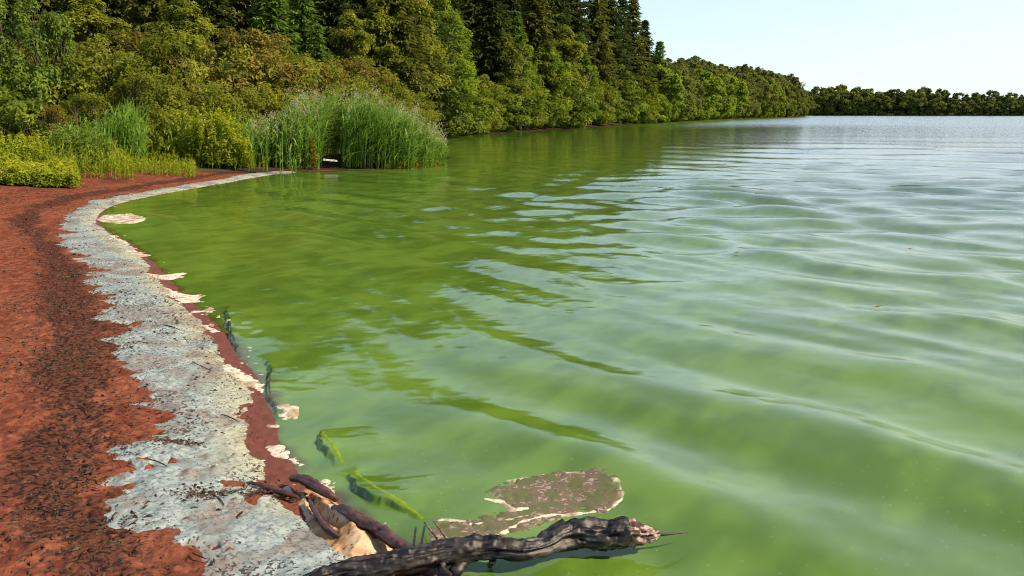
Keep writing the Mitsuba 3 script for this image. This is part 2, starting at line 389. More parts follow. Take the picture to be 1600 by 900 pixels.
# ------------------------------------------------------------------ thin deposits: each is a real sheet whose rim dives under what it lies on
def sheet(key, x0, x1, y0, y1, step, height, base, mat, span=None, **kw):
    """height(x, y) in metres above base(x, y); below 0 where there is none"""
    xs, ys = np.arange(x0, x1, step), np.arange(y0, y1, step)
    x, y = (a.ravel() for a in np.meshgrid(xs, ys))
    n, m = len(ys), len(xs)
    i = np.arange(n * m).reshape(n, m)
    q = np.stack([i[:-1, :-1], i[:-1, 1:], i[1:, 1:], i[1:, :-1]], -1).reshape(-1, 4)
    f = np.vstack([q[:, [0, 1, 2]], q[:, [0, 2, 3]]])
    if span is None:
        h = height(x, y)
    else:                                   # only within this distance from the water's edge
        h, dd = np.full(len(x), -0.02), shore_dist(x, y)
        w_ = (dd > span[0]) & (dd < span[1])
        h[w_] = height(x[w_], y[w_])
    ok = h > -0.006
    if not ok.any():
        return
    use = np.zeros(len(x), bool)
    f = f[ok[f].any(1)]
    use[f] = True
    idx = np.cumsum(use) - 1
    x, y, h, f = x[use], y[use], np.maximum(h[use], -0.02), idx[f]
    d = shore_dist(x, y)
    put(key, (np.stack([x, y, base(x, y, d) + h], 1), f), mat, smooth=True, uv=np.stack([x, d], 1), **kw)


def bz_(x, y, d):
    return terr(d) + sand_relief(x, y) * sstep(-0.25, 0.5, d)


def crust_h(x, y):
    d = shore_dist(x, y)
    s = shapely.line_locate_point(SHORE_LINE, shapely.points(x, y))
    near = 1 - sstep(9, 16, y)
    zero = np.zeros_like(s)
    amp = 0.35 + 1.1 * n2(s, zero, 0.5, 69, 2)
    edge = sum(a_ * (n2(s, d * q_, f_, sd_, 2) - 0.5) * 2 for a_, f_, q_, sd_ in ((0.30, 0.8, 0.0, 70), (0.36, 2.3, 0.15, 71), (0.26, 5.0, 0.15, 72), (0.12, 11.0, 0.2, 77), (0.05, 26.0, 0.4, 78)))
    outer = (0.72 + edge * amp) * (0.45 + 0.55 * near) + 0.14 * (1 - near)
    inner = (0.10 + 0.36 * (n2(s, zero, 1.2, 73, 3) - 0.45) + 0.14 * (n2(s, d, 7, 79, 3) - 0.5)) * near + 0.02
    inner = np.where(y < 3.9, inner + 0.04, inner)
    m = np.minimum(outer - d, d - inner)
    holes = sstep(0.64, 0.76, n2(x * 1.0, y * 0.6, 7, 74, 4)) * 0.022
    return np.minimum(0.10 * m, 0.010 + 0.008 * (n2(x, y, 20, 75, 3) - 0.5)) - holes * sstep(0.3, 0.1, m) + 0.004 * (n2(x, y, 38, 76, 2) - 0.5)


sheet('algae_scum', -4.2, -0.2, 2.3, 8.2, 0.011, lambda x, y: np.where(y > 8.15, -0.02, crust_h(x, y)), bz_, 'algae_crust', span=(-0.2, 1.9),
      label='pale blue-grey crust of dried algae scum drying on the red sand along the waterline', kind='stuff')
sheet('algae_scum__far_band', -9.6, -2.4, 8.1, 26.2, 0.045, crust_h, bz_, 'algae_crust', span=(-0.2, 1.9), label='pale far end of the dried scum band along the bend of the shore', kind='stuff')


def blob(pts, soft, seed, freq=6.0, h=0.02, hole=1.5):
    poly = shapely.Polygon([G(*p) for p in pts])
    poly = poly.buffer(0.3 * soft).buffer(-0.3 * soft)
    bd_, ln = poly.bounds, poly.boundary

    def height(x, y):
        dd = shapely.distance(ln, shapely.points(x, y))
        dd = np.where(shapely.contains_xy(poly, x, y), dd, -dd) + soft * 2.2 * (n2(x, y, freq, seed, 2) - 0.5) + soft * 3.2 * (n2(x, y, freq * 3.1, seed + 2, 4) - 0.5)
        gaps = sstep(0.50, 0.70, n2(x, y, freq * 2.4, seed + 3, 4)) * h * hole
        return np.minimum(0.22 * dd, h * (0.5 + 1.0 * n2(x, y, freq * 3, seed + 1, 3))) - gaps
    return bd_, height


def surf(x, y, d):
    return water_z(x, y, d, np.hypot(x, y), np.full(len(x), 0.02)) + 0.001


def on_water(x, y, d):
    return np.maximum(terr(d) + sand_relief(x, y) * sstep(-0.25, 0.5, d), surf(x, y, d))


foam = [
    ([(150, 345), (165, 336), (205, 334), (230, 341), (215, 349), (175, 350)], 'pale pink foam patch floating off the far bend of the scum band'),
    ([(160, 367), (178, 366), (205, 388), (232, 400), (215, 408), (190, 396)], 'cream foam strip between the scum band and the green water near the bend'),
    ([(212, 428), (240, 430), (290, 427), (294, 433), (255, 438), (225, 437)], 'thin foam tongue reaching into the water, furthest of the two tongues'),
    ([(250, 448), (275, 455), (300, 458), (325, 460), (300, 474), (285, 478), (262, 466)], 'broad white foam tongue reaching into the water, nearest of the two tongues'),
    ([(335, 575), (360, 572), (410, 600), (412, 612), (385, 607), (350, 592)], 'bright cream foam strip on the wet mud beside the dark wavelet'),
    ([(435, 637), (460, 636), (472, 645), (468, 655), (445, 657)], 'small cream foam patch floating beside the muddy shallows'),
    ([(420, 700), (445, 695), (440, 708), (465, 712), (470, 726), (455, 728), (450, 718), (425, 712)], 'squiggle of cream foam above the root ends'),
    ([(312, 510), (330, 508), (345, 518), (330, 522)], 'small foam scrap at the mud edge above the cream strip'),
    ([(345, 622), (372, 618), (382, 630), (360, 634)], 'small foam scrap on the mud below the cream strip'),
    ([(495, 752), (520, 756), (527, 772), (510, 778), (492, 765)], 'grey-white foam clot between the two dark roots'),
]
for i, (pts, lab) in enumerate(foam):
    b, h = blob(pts, 0.030 if pts[0][1] > 480 else 0.09, 200 + i, 9 if pts[0][1] > 480 else 2.5, 0.009)
    st = 0.008 if pts[0][1] > 480 else 0.03
    sheet('foam_patch' + (f'_{i:03d}' if i else ''), b[0] - 0.15, b[2] + 0.15, b[1] - 0.2, b[3] + 0.2, st, h, on_water, 'foam', label=lab, cat='foam')

def fringe_h(x, y):
    d = shore_dist(x, y)
    s = shapely.line_locate_point(SHORE_LINE, shapely.points(x, y))
    th = 0.665 + 0.14 * (n2(s, s * 0, 0.8, 91, 2) - 0.5)
    v = 0.6 * n2(x, y, 6, 92, 3) + 0.4 * n2(x, y, 26, 93, 2)
    return np.minimum((v - th) * 0.12, 0.006) - 0.5 * np.maximum(np.abs(d - 0.06) - 0.16, 0)


sheet('shore_foam', -7.9, -0.5, 3.4, 16.5, 0.014, fringe_h, on_water, 'foam', span=(-0.14, 0.26), label='scattered cream foam scraps along the muddy waterline', kind='stuff')

# the peach coloured mound of old foam and sand between the roots
mpoly = shapely.Polygon([G(*p) for p in [(462, 776), (478, 768), (505, 775), (545, 800), (590, 828), (618, 862), (590, 888), (540, 892), (508, 868), (482, 830), (466, 800)]])
mb, ml = mpoly.bounds, mpoly.boundary


def mound_h(x, y):
    dd = shapely.distance(ml, shapely.points(x, y))
    dd = np.where(shapely.contains_xy(mpoly, x, y), dd, -dd) + 0.03 * (n2(x, y, 8, 300, 3) - 0.5) * 2
    c = shapely.LineString([G(483, 780), G(495, 800), G(512, 826), G(535, 842)])
    dc = shapely.distance(c, shapely.points(x, y))
    return np.minimum(0.6 * dd, 0.105 * (0.45 + 1.0 * n2(x, y, 7, 301, 3))) - 0.045 * np.exp(-(dc / 0.022) ** 2) * (dd > 0.03) + 0.022 * (n2(x, y, 26, 302, 3) - 0.5) + 0.008 * (n2(x, y, 70, 303, 2) - 0.5)


sheet('foam_mound', mb[0] - 0.1, mb[2] + 0.1, mb[1] - 0.1, mb[3] + 0.1, 0.007, mound_h, on_water, 'peach_foam',
      label='lumpy peach coloured mound of old foam and sand between the dark roots', cat='foam mound')

b, h = blob([(770, 765), (800, 745), (880, 738), (940, 742), (970, 758), (972, 785), (940, 797), (880, 800), (840, 815), (790, 838), (720, 845), (640, 842), (690, 820), (760, 808), (800, 790)], 0.060, 320, 11, 0.0035, 1.25)
sheet('scum_raft', b[0] - 0.1, b[2] + 0.1, b[1] - 0.1, b[3] + 0.1, 0.009, h, surf, 'brown_scum',
      label='brown raft of floating scum and bits on the green water behind the log', cat='scum raft')


def rim(pts, wdt, seed, rag=0.05):
    line = shapely.LineString([G(*p) for p in pts])
    return line.bounds, lambda x, y: np.minimum(0.3 * (wdt * (0.2 + 1.6 * n2(x, y, 14, seed, 3)) - shapely.distance(line, shapely.points(x, y)) - 0.24 * rag + rag * (n2(x, y, 22, seed + 1, 3) - 0.5)), 0.005)


for i, (pts, wdt) in enumerate([([(795, 748), (830, 742), (880, 739), (935, 743), (968, 758), (972, 780), (950, 795), (905, 798)], 0.012), ([(905, 798), (850, 803), (815, 815), (780, 836), (735, 842)], 0.02),
                                ([(760, 778), (785, 782), (800, 795), (822, 792)], 0.018), ([(690, 812), (715, 815), (745, 820), (790, 812), (840, 800)], 0.014)]):
    b, h = rim(pts, wdt, 340 + 3 * i)
    sheet('scum_raft__foam_line' + (f'_{i:03d}' if i else ''), b[0] - 0.08, b[2] + 0.08, b[1] - 0.08, b[3] + 0.08, 0.006, h, lambda x, y, d: surf(x, y, d) + 0.002, 'foam')


for i, (pts, lab) in enumerate([([(503, 674), (512, 690), (524, 704), (536, 722)], 'bright yellow-green algae rim on the small upper wavelet'), ([(556, 738), (572, 756), (596, 774), (628, 790), (660, 810)], 'bright yellow-green algae rim on the long wavelet beside the mound')]):
    b, h = rim([(p_[0] - 1, p_[1] + 1) for p_ in pts], 0.0095, 380 + 3 * i, 0.016)
    sheet('algae_rim' + (f'_{i:03d}' if i else ''), b[0] - 0.1, b[2] + 0.1, b[1] - 0.1, b[3] + 0.1, 0.006, h, surf, 'algae_scum_green', label=lab, cat='algae')


# ------------------------------------------------------------------ driftwood
def tube(points, radii, sides=20, seg=90, rough=0.0, freq=9.0, seed=0, cap=True, twist=6.0):
    p, r = np.array(points, float), np.array(radii, float)
    t = np.concatenate([[0], np.cumsum(np.linalg.norm(np.diff(p, axis=0), axis=1))])
    s = np.linspace(0, t[-1], seg)
    from scipy.interpolate import PchipInterpolator
    P = PchipInterpolator(t, p)(s)
    R = PchipInterpolator(t, r)(s)
    tan = np.gradient(P, axis=0)
    tan /= np.linalg.norm(tan, axis=1, keepdims=True)
    a = np.cross(tan, [0, 0, 1.0])
    bad = np.linalg.norm(a, axis=1) < 0.05
    a[bad] = np.cross(tan[bad], [1.0, 0, 0])
    a /= np.linalg.norm(a, axis=1, keepdims=True)
    b = np.cross(a, tan)
    ang = np.arange(sides) / sides * 2 * np.pi
    dirs = np.cos(ang)[None, :, None] * a[:, None] + np.sin(ang)[None, :, None] * b[:, None]
    rr = np.repeat(R[:, None], sides, 1)
    if rough:
        ridge = meshkit.fbm(np.stack([np.cos(ang)[None] * 2.2 + s[:, None] * 0, np.sin(ang)[None] * 2.2 + s[:, None] * 0, s[:, None] * twist + ang[None] * 0], -1), 3, seed)
        lump = meshkit.fbm((P[:, None] + dirs * rr[..., None]) * freq, 3, seed + 5)
        crack = np.abs(meshkit.fbm(np.stack([np.cos(ang)[None] * 4 + s[:, None] * 0, np.sin(ang)[None] * 4 + s[:, None] * 0, s[:, None] * 2.2 + ang[None] * 0], -1), 2, seed + 9) - 0.5)
        rr = rr * (1 + rough * 2 * (ridge - 0.5) + rough * 1.6 * (lump - 0.5) - rough * 0.9 * np.exp(-(crack / 0.03) ** 2))
    if rough > .3:
        P = P + (np.stack([n2(s, s * 0, 6, seed + 40 + c_, 2) for c_ in range(3)], 1) - .5) * R[:, None] * .9
    V = (P[:, None] + dirs * rr[..., None]).reshape(-1, 3)
    i, j = np.meshgrid(np.arange(seg - 1), np.arange(sides), indexing='ij')
    q = np.stack([i * sides + j, i * sides + (j + 1) % sides, (i + 1) * sides + (j + 1) % sides, (i + 1) * sides + j], -1).reshape(-1, 4)
    f = np.vstack([q[:, [0, 1, 2]], q[:, [0, 2, 3]]])
    if cap:
        n = len(V)
        V = np.vstack([V, P[:1], P[-1:]])
        k = np.arange(sides)
        f = np.vstack([f, np.stack([np.full(sides, n), (k + 1) % sides, k], 1), np.stack([np.full(sides, n + 1), (seg - 1) * sides + k, (seg - 1) * sides + (k + 1) % sides], 1)])
    return trimesh.Trimesh(V, f, process=False)


def P3(px, py, z):
    return (*G(px, py, z), z)


K = 1 / 380.0
tag('driftwood_log', 'dark weathered driftwood log with a broken end lying half in the green water', 'log')
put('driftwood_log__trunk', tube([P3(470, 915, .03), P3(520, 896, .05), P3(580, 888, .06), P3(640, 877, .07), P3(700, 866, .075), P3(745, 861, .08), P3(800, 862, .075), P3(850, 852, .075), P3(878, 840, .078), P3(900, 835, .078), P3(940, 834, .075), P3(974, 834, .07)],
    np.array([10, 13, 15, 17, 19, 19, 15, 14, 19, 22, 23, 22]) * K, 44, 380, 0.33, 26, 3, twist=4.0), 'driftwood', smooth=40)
put('driftwood_log__broken_end', tube([P3(972, 834, .07), P3(985, 835, .068), P3(1003, 836, .065), P3(1020, 836, .06), P3(1030, 835, .058)], np.array([20, 18.5, 15, 9, 3]) * K, 30, 70, 0.5, 45, 8), 'broken_wood', label='pale splintered broken end of the log', smooth=40)
put('driftwood_log__splinter', tube([P3(1010, 836, .06), P3(1035, 835, .057), P3(1060, 833, .055), P3(1076, 832, .045)], np.array([4, 2.6, 1.4, .4]) * K, 9, 24, 0.2, 40, 4), 'driftwood', smooth=True)
for i, (pts, rad) in enumerate([([P3(745, 860, .08), P3(725, 874, .05), P3(712, 892, .03), P3(700, 905, 0.0)], [13, 10, 9, 6]), ([P3(690, 866, .07), P3(672, 880, .04), P3(640, 893, .02), P3(615, 902, .0)], [13, 9, 8, 5]),
                                ([P3(760, 860, .08), P3(770, 872, .05), P3(764, 884, .01)], [10, 7, 4]), ([P3(700, 872, .06), P3(690, 886, .05), P3(706, 900, .03)], [8, 6, 4]),
                                ([P3(845, 853, .075), P3(868, 826, .1), P3(882, 814, .125)], [12, 8, 5])]):
    put('driftwood_log__branch_stub' + (f'_{i:03d}' if i else ''), tube(pts, np.array(rad) * K, 14, 40, 0.3, 30, 20 + i), 'driftwood', smooth=40)
put('root', tube([P3(455, 748, .05), P3(478, 752, .07), P3(505, 768, .065), P3(526, 782, .04)], np.array([5, 9, 9, 5]) * K, 18, 80, 0.42, 38, 31), 'wet_root', 'short purple-brown root end lying above the peach mound', 'root', smooth=40)
put('root_001', tube([P3(520, 792, .07), P3(545, 802, .085), P3(580, 824, .085), P3(615, 846, .075), P3(650, 866, .06)], np.array([4, 9, 10, 10, 9]) * K, 18, 120, 0.42, 38, 32), 'wet_root', 'long dark reddish root running from the mound under the log', 'root', smooth=40)
put('root_002', tube([P3(484, 780, .05), P3(492, 800, .055), P3(512, 826, .055), P3(535, 842, .05)], np.array([2, 5, 5, 2]) * K, 12, 60, 0.42, 38, 33), 'wet_root', 'thin black root sunk in a furrow across the peach mound', 'root', smooth=40)
put('root_003', tube([P3(385, 754, .045), P3(405, 758, .05), P3(440, 768, .05), P3(466, 777, .045)], np.array([1.5, 4, 5, 3]) * K, 12, 60, 0.42, 38, 34), 'wet_root', 'flat dark root lying on the pale crust left of the mound', 'root', smooth=40)
for i, (a, b2, lab) in enumerate([((662, 815), (690, 850), 'pale thin twig leaning on the log, left of a second one'), ((676, 812), (700, 845), 'pale thin twig leaning on the log, right of a second one')]):
    put('twig' + (f'_{i:03d}' if i else ''), tube([P3(*a, .03), P3(*b2, .10)], [0.003, 0.005], 7, 10, 0.2), 'broken_wood', lab, 'twig', smooth=True)

# litter -------------------------------------------------------------
def flecks(n, area, dens, lo, hi, seed):
    g = np.random.default_rng(seed)
    x, y = g.uniform(area[0], area[1], n), g.uniform(area[2], area[3], n)
    d = shore_dist(x, y)
    ok = (d > 0.1) & (veg_dist(x, y) < 0) & (g.uniform(size=n) < dens(x, y, d))
    x, y, d = x[ok], y[ok], d[ok]
    n = len(x)
    L = np.exp(g.uniform(np.log(lo), np.log(hi), n))
    W = L * g.uniform(0.12, 0.6, n)
    H = L * g.uniform(0.06, 0.3, n)
    a = g.uniform(0, np.pi, n)
    tilt = g.normal(0, 0.25, n)
    z = terr(d) + sand_relief(x, y) + 0.010 * ((d < 0.9))
    u = np.stack([np.cos(a), np.sin(a), tilt], 1)
    w = np.stack([-np.sin(a), np.cos(a), tilt * 0], 1)
    c = np.stack([x, y, z + H * 0.3], 1)
    k = np.array([0, 0, 1.0])
    V = np.stack([c - u * L[:, None] / 2, c + w * W[:, None] / 2, c + u * L[:, None] / 2, c - w * W[:, None] / 2, c + k * H[:, None]], 1).reshape(-1, 3)
    o = np.arange(n)[:, None, None] * 5
    f = (np.array([[0, 3, 4], [3, 2, 4], [2, 1, 4], [1, 0, 4]])[None] + o).reshape(-1, 3)
    return V, f


def dens(x, y, d):
    clump = sstep(0.42, 0.7, n2(x, y * 0.6, 2.6, 80, 3))
    return (0.25 + 1.5 * np.exp(-((d - 1.02) / 0.22) ** 2) + 0.3 * np.exp(-((d - 2.2) / 0.6) ** 2)) * (0.12 + 0.9 * clump)


A = flecks(90000, (-4.5, 0.2, 2.2, 9), dens, 0.006, 0.042, 81)
B = flecks(20000, (-10, -1.5, 8.5, 20), dens, 0.02, 0.07, 82)
put('beach_litter', (np.vstack([A[0], B[0]]), np.vstack([A[1], B[1] + len(A[0])])), 'debris', 'dark bits of leaf, bark and twig scattered over the sand', kind='stuff')
for i, (px, py, rx, ry, lab) in enumerate([(312, 770, .085, .05, 'small dark clump of weed and bits in the middle of the crust'), (425, 764, .15, .035, 'long flat dark clump of weed on the crust left of the peach mound'), (275, 690, .10, .03, 'thin dark streak of weed on the crust near its ragged outer edge')]):
    cx_, cy_ = G(px, py, .06)
    gg = np.random.default_rng(90 + i)
    V_, F_ = flecks(1800, (cx_ - 2.2 * rx, cx_ + 2.2 * rx, cy_ - 2.2 * ry, cy_ + 2.2 * ry), lambda x, y, d: np.exp(-((x - cx_) / rx) ** 2 - ((y - cy_) / ry) ** 2), 0.006, 0.035, 90 + i)
    put('weed_clump' + (f'_{i:03d}' if i else ''), (V_, F_), 'debris', lab, kind='stuff')
g = np.random.default_rng(5)
spots = [((600, 0), (0, 0))]
tw = [(300, 560, 330, 572), (228, 720, 262, 732), (330, 770, 350, 786), (300, 865, 322, 872), (20, 545, 0, 540), (120, 640, 150, 655), (60, 800, 92, 812), (150, 700, 178, 690), (95, 690, 110, 712), (215, 860, 236, 851), (345, 640, 372, 650), (30, 700, 60, 692), (250, 505, 280, 512)]
places = ['on the crust near the narrow mud strip', 'in the middle of the crust', 'on the crust left of the mound', 'on the crust near the bottom edge', 'at the left edge of the picture on the sand', 'on the sand beside a dark litter patch', 'low on the red sand near the bottom left', 'on the sand by the tip of a crust lobe',
          'on the litter band, steeply slanted', 'on the lowest crust lobe', 'on the crust below the cream foam strip', 'on the sand halfway down the left edge', 'on the narrow crust above the mud strip']
for i, (a0, b0, a1, b1) in enumerate(tw):
    (xa, ya), (xb, yb) = G(a0, b0, .07), G(a1, b1, .07)
    za, zb = beach_z(xa, ya)[0] + 0.014, beach_z(xb, yb)[0] + 0.014
    mid = ((xa + xb) / 2 + g.normal(0, .008), (ya + yb) / 2 + g.normal(0, .008), (za + zb) / 2 + .006)
    put(f'twig_{i + 2:03d}', tube([(xa, ya, za), mid, (xb, yb, zb)], [0.002, 0.0035, 0.0015], 7, 14, 0.3), 'debris', 'small dark twig lying ' + places[i], 'twig', smooth=True)
k = 0
for px, py, lab in [(1370, 484, 'dry leaf floating on the open water, second from the right'), (1421, 392, 'dry leaf floating on the far ripples, rightmost'), (930, 868, 'orange leaf floating below the log'), (1150, 398, 'dry leaf floating on the ripples beyond the log')]:
    x, y = G(px, py)
    s = 0.03 + 0.006 * y / 3
    v = np.array([[-1, 0, .3], [-.3, .5, .05], [1, 0, .35], [-.2, -.5, .05], [0, 0, -.1]]) * s + [x, y, 0.025]
    put('floating_leaf' + (f'_{k:03d}' if k else ''), (v, np.array([[0, 4, 1], [1, 4, 2], [2, 4, 3], [3, 4, 0]])), {'type': 'ref', 'id': 'leaf_gold'}, lab, 'leaf')
    k += 1


# ------------------------------------------------------------------ vegetation prototypes
def unit(v):
    return v / np.maximum(np.linalg.norm(v, axis=-1, keepdims=True), 1e-9)


def cards(c, n, size, aspect, val, g, along=None):
    """leaf-shaped folded quads: centres, normals, half-lengths"""
    n = unit(n)
    u = np.cross(n, unit(g.normal(size=c.shape))) if along is None else along - n * (along * n).sum(1, keepdims=True)
    u = unit(u)
    w = np.cross(n, u)
    s = np.asarray(size)[:, None]
    fold = n * s * 0.25
    V = np.stack([c - u * s, c + w * s * aspect + fold, c + u * s, c - w * s * aspect + fold], 1).reshape(-1, 3)
    o = np.arange(len(c))[:, None, None] * 4
    f = (np.array([[0, 2, 1], [0, 3, 2]])[None] + o).reshape(-1, 3)
    uv = np.repeat(np.stack([val, c[:, 2]], 1), 4, 0)
    return V, f, uv


def join(parts):
    V, Fs, U, o = [], [], [], 0
    for p in parts:
        V.append(p[0]); Fs.append(p[1] + o); o += len(p[0])
        if len(p) > 2:
            U.append(p[2])
    return (np.vstack(V), np.vstack(Fs), np.vstack(U)) if U else (np.vstack(V), np.vstack(Fs))


def stick(pts, radii, sides=5, seg=8):
    m = tube(pts, radii, sides, seg, cap=False)
    return np.array(m.vertices), np.array(m.faces)


PROTO = {}


def proto(name, trunk, crown, leafmat, barkmat='bark', extra=None):
    scene[name] = {'type': 'shapegroup', 'trunk': mikit.ply(trunk, barkmat, smooth=True), 'crown': mikit.ply(crown[:2], leafmat, uv=crown[2])}
    if extra is not None:
        scene[name]['plume'] = mikit.ply(extra[0][:2], extra[1], uv=extra[0][2])


def broadleaf(name, H, R, leafmat, seed, clusters=60, per=110, leafs=0.10, base=0.15, bark='bark', stems=1, narrow=1.0, ragged=0.35, squash=0.75):
    g = np.random.default_rng(seed)
    parts, trunk = [], []
    st = []
    for k in range(stems):
        a = g.uniform(0, 6.28)
        lean = (0.05 if stems == 1 else 0.4) * R
        st.append(np.array([[0.05 * R * math.cos(a) * stems ** .5, 0.05 * R * math.sin(a) * stems ** .5, -0.3], [lean * .3 * math.cos(a), lean * .3 * math.sin(a), H * .3], [lean * math.cos(a), lean * math.sin(a), H * .62], [lean * 1.3 * math.cos(a), lean * 1.3 * math.sin(a), H * .9]]))
        r0 = 0.018 * H / stems ** .5
        trunk.append(stick(st[-1], [r0 * 1.2, r0, r0 * .6, r0 * .15], 7, 12))
    for k in range(clusters):
        t = g.uniform(0, 1) ** 0.85
        env = (math.sin(math.pi * min(1, (t * 0.86 + 0.12))) ** 0.62) * narrow + (1 - narrow) * (1 - t) ** 0.6
        rr = R * env * (g.uniform(0.25, 1) ** 0.5) * (1 - ragged / 2 + ragged * g.uniform())
        a = g.uniform(0, 6.28)
        z = H * (base + (1 - base) * t) * (1 - 0.06 + 0.10 * g.uniform())
        s = st[g.integers(stems)]
        tt = min(z / H, 0.9) * 0.72
        anchor = np.array([np.interp(tt * H, s[:, 2], s[:, i]) for i in range(3)])
        ctr = np.array([rr * math.cos(a) + anchor[0] * .7, rr * math.sin(a) + anchor[1] * .7, z])
        trunk.append(stick([anchor, anchor * .45 + ctr * .55 + [0, 0, .04 * H], ctr], [0.006 * H, 0.0035 * H, 0.001 * H], 4, 5))
        cr = R * g.uniform(0.15, 0.30) * (1.0 if t < .8 else 0.75)
        n = int(per * g.uniform(.6, 1.4))
        dirs = unit(g.normal(size=(n, 3)))
        rad = g.uniform(0.2, 1, n) ** 0.5
        spike = 1 + 0.5 * (meshkit.noise(dirs * 2.5 + k * 7, seed) - .5)
        off = dirs * (cr * rad * spike)[:, None] * [1, 1, squash]
        c = ctr + off
        out = unit(c - [anchor[0], anchor[1], z * 0.8])
        nn = dirs * .5 + out * .5 + [0, 0, .45] + g.normal(size=(n, 3)) * .45
        val = np.clip(0.05 + 0.8 * g.uniform() + g.normal(0, .16, n), 0, 1)
        parts.append(cards(c, nn, leafs * g.uniform(.6, 1.35, n), 0.52, val, g))
    proto(name, join(trunk), join(parts), leafmat, bark)
    PROTO[name] = H


def conifer(name, H, R, leafmat, seed, whorls=44, spray=0.34, base=0.06, droop=0.35, gap=0.12, step=0.5, power=0.85):
    g = np.random.default_rng(seed)
    trunk = [stick([(0, 0, -.4), (0.02, 0.01, H * .5), (0, 0, H * .98)], [0.013 * H, 0.008 * H, 0.0012 * H], 7, 10)]
    parts = []
    Cc, Nn, Ss, Aa, Vv = [], [], [], [], []
    for i in range(whorls):
        t = (i + g.uniform(-.4, .4)) / whorls
        z0 = H * (base + (1 - base) * min(max(t, 0), .985))
        L0 = R * (1 - min(max(t, 0), .97)) ** power * g.uniform(.78, 1.12) + 0.12
        nb = g.integers(5, 8)
        a0 = g.uniform(0, 6.28)
        bv_ = g.uniform(.2, .8)
        for b in range(nb):
            if g.uniform() < gap:
                continue
            a = a0 + b * 6.283 / nb + g.uniform(-.3, .3)
            L = L0 * g.uniform(.6, 1.18)
            n = max(2, int(L / step))
            q = (np.arange(n) + g.uniform(.3, .9, n)) / n
            rise = (0.25 * t + 0.05) - droop * (1 - t)
            for rep in range(3):
                side = (rep - 1) * 0.62
                c = np.stack([np.cos(a) * q * L, np.sin(a) * q * L, z0 + L * (rise * q + .22 * droop * q ** 2)], 1)
                dirn = np.stack([np.cos(a + side) * np.ones(n), np.sin(a + side) * np.ones(n), np.full(n, -0.18 - .12 * abs(side))], 1) + g.normal(0, .12, (n, 3))
                sz = spray * (1.15 - .45 * q) * g.uniform(.7, 1.25, n)
                Cc.append(c + unit(dirn) * sz[:, None] * (0.75 if rep != 1 else 0.2) + g.normal(0, .04, (n, 3)))
                Nn.append(np.array([0, 0, 1.0]) + g.normal(0, .35, (n, 3)) + .25 * dirn)
                Ss.append(sz); Aa.append(dirn)
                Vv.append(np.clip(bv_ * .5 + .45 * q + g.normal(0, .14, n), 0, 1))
            trunk.append(stick([(0, 0, z0), (np.cos(a) * L * .5, np.sin(a) * L * .5, z0 + L * (rise * .5 + .05 * droop)), (np.cos(a) * L * .9, np.sin(a) * L * .9, z0 + L * (rise * .9 + .18 * droop))], [.022 + .002 * L, .014, .005], 3, 3))
    tip = 8
    Cc.append(np.stack([np.zeros(tip), np.zeros(tip), H * np.linspace(.95, 1.0, tip)], 1)); Nn.append(g.normal(size=(tip, 3)) * [1, 1, .2]); Ss.append(np.full(tip, spray * .7)); Aa.append(np.tile([0.05, 0, 1.0], (tip, 1))); Vv.append(np.full(tip, .5))
    crown = cards(np.vstack(Cc), np.vstack(Nn), np.concatenate(Ss), 0.34, np.concatenate(Vv), g, np.vstack(Aa))
    proto(name, join(trunk), crown, leafmat)
    PROTO[name] = H


broadleaf('proto_olive_a', 4.6, 2.5, 'leaf_olive', 1, 80, 120, 0.085, .06, stems=5, ragged=.5)
broadleaf('proto_olive_b', 4.2, 2.8, 'leaf_olive', 2, 85, 115, 0.085, .06, stems=6, ragged=.5)
broadleaf('proto_brown_a', 4.3, 2.4, 'leaf_brown', 3, 75, 110, 0.08, .06, stems=5, ragged=.55)
broadleaf('proto_willow', 6.0, 1.9, 'leaf_willow', 4, 70, 110, 0.10, .05, stems=4, ragged=.5, narrow=.7, squash=1.2)
broadleaf('proto_tall_olive', 11.0, 2.9, 'leaf_olive', 10, 150, 85, 0.14, .15, narrow=.7, ragged=.5)
broadleaf('proto_birch_a', 9.0, 2.2, 'leaf_birch', 5, 150, 85, 0.12, .10, 'birch_bark', narrow=.55, ragged=.5)
broadleaf('proto_birch_b', 7.0, 2.6, 'leaf_birch', 6, 140, 85, 0.12, .08, stems=3, narrow=.65, ragged=.45)
broadleaf('proto_round_a', 6.0, 3.0, 'leaf_olive', 7, 85, 110, 0.14, .06, stems=3, ragged=.4)
broadleaf('proto_lowgreen', 3.2, 2.2, 'leaf_lowgreen', 8, 60, 100, 0.11, .03, stems=5, ragged=.4)
broadleaf('proto_yellowbush', 3.2, 2.1, 'leaf_birch', 9, 60, 100, 0.11, .03, stems=5, ragged=.4)
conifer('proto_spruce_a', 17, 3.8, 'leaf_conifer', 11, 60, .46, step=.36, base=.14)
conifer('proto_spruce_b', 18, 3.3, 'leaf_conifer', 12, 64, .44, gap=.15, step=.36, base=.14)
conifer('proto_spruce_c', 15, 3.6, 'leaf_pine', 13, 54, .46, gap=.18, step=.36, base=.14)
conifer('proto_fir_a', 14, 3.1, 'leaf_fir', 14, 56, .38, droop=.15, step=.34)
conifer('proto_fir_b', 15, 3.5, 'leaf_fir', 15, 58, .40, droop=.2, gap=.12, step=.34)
broadleaf('proto_far_a', 13, 5.0, 'leaf_far', 21, 70, 85, .32, .05, ragged=.4)
broadleaf('proto_far_b', 14, 4.4, 'leaf_far', 22, 66, 85, .32, .05, ragged=.45, narrow=.8)
broadleaf('proto_far_c', 8, 3.6, 'leaf_birch', 23, 50, 70, .30, .02, stems=2, ragged=.4)
conifer('proto_far_spruce', 17, 3.2, 'leaf_conifer', 24, 26, .75, step=1.0)
broadleaf('proto_shore_a', 17, 9.0, 'leaf_far', 25, 64, 70, .72, .0, ragged=.3)
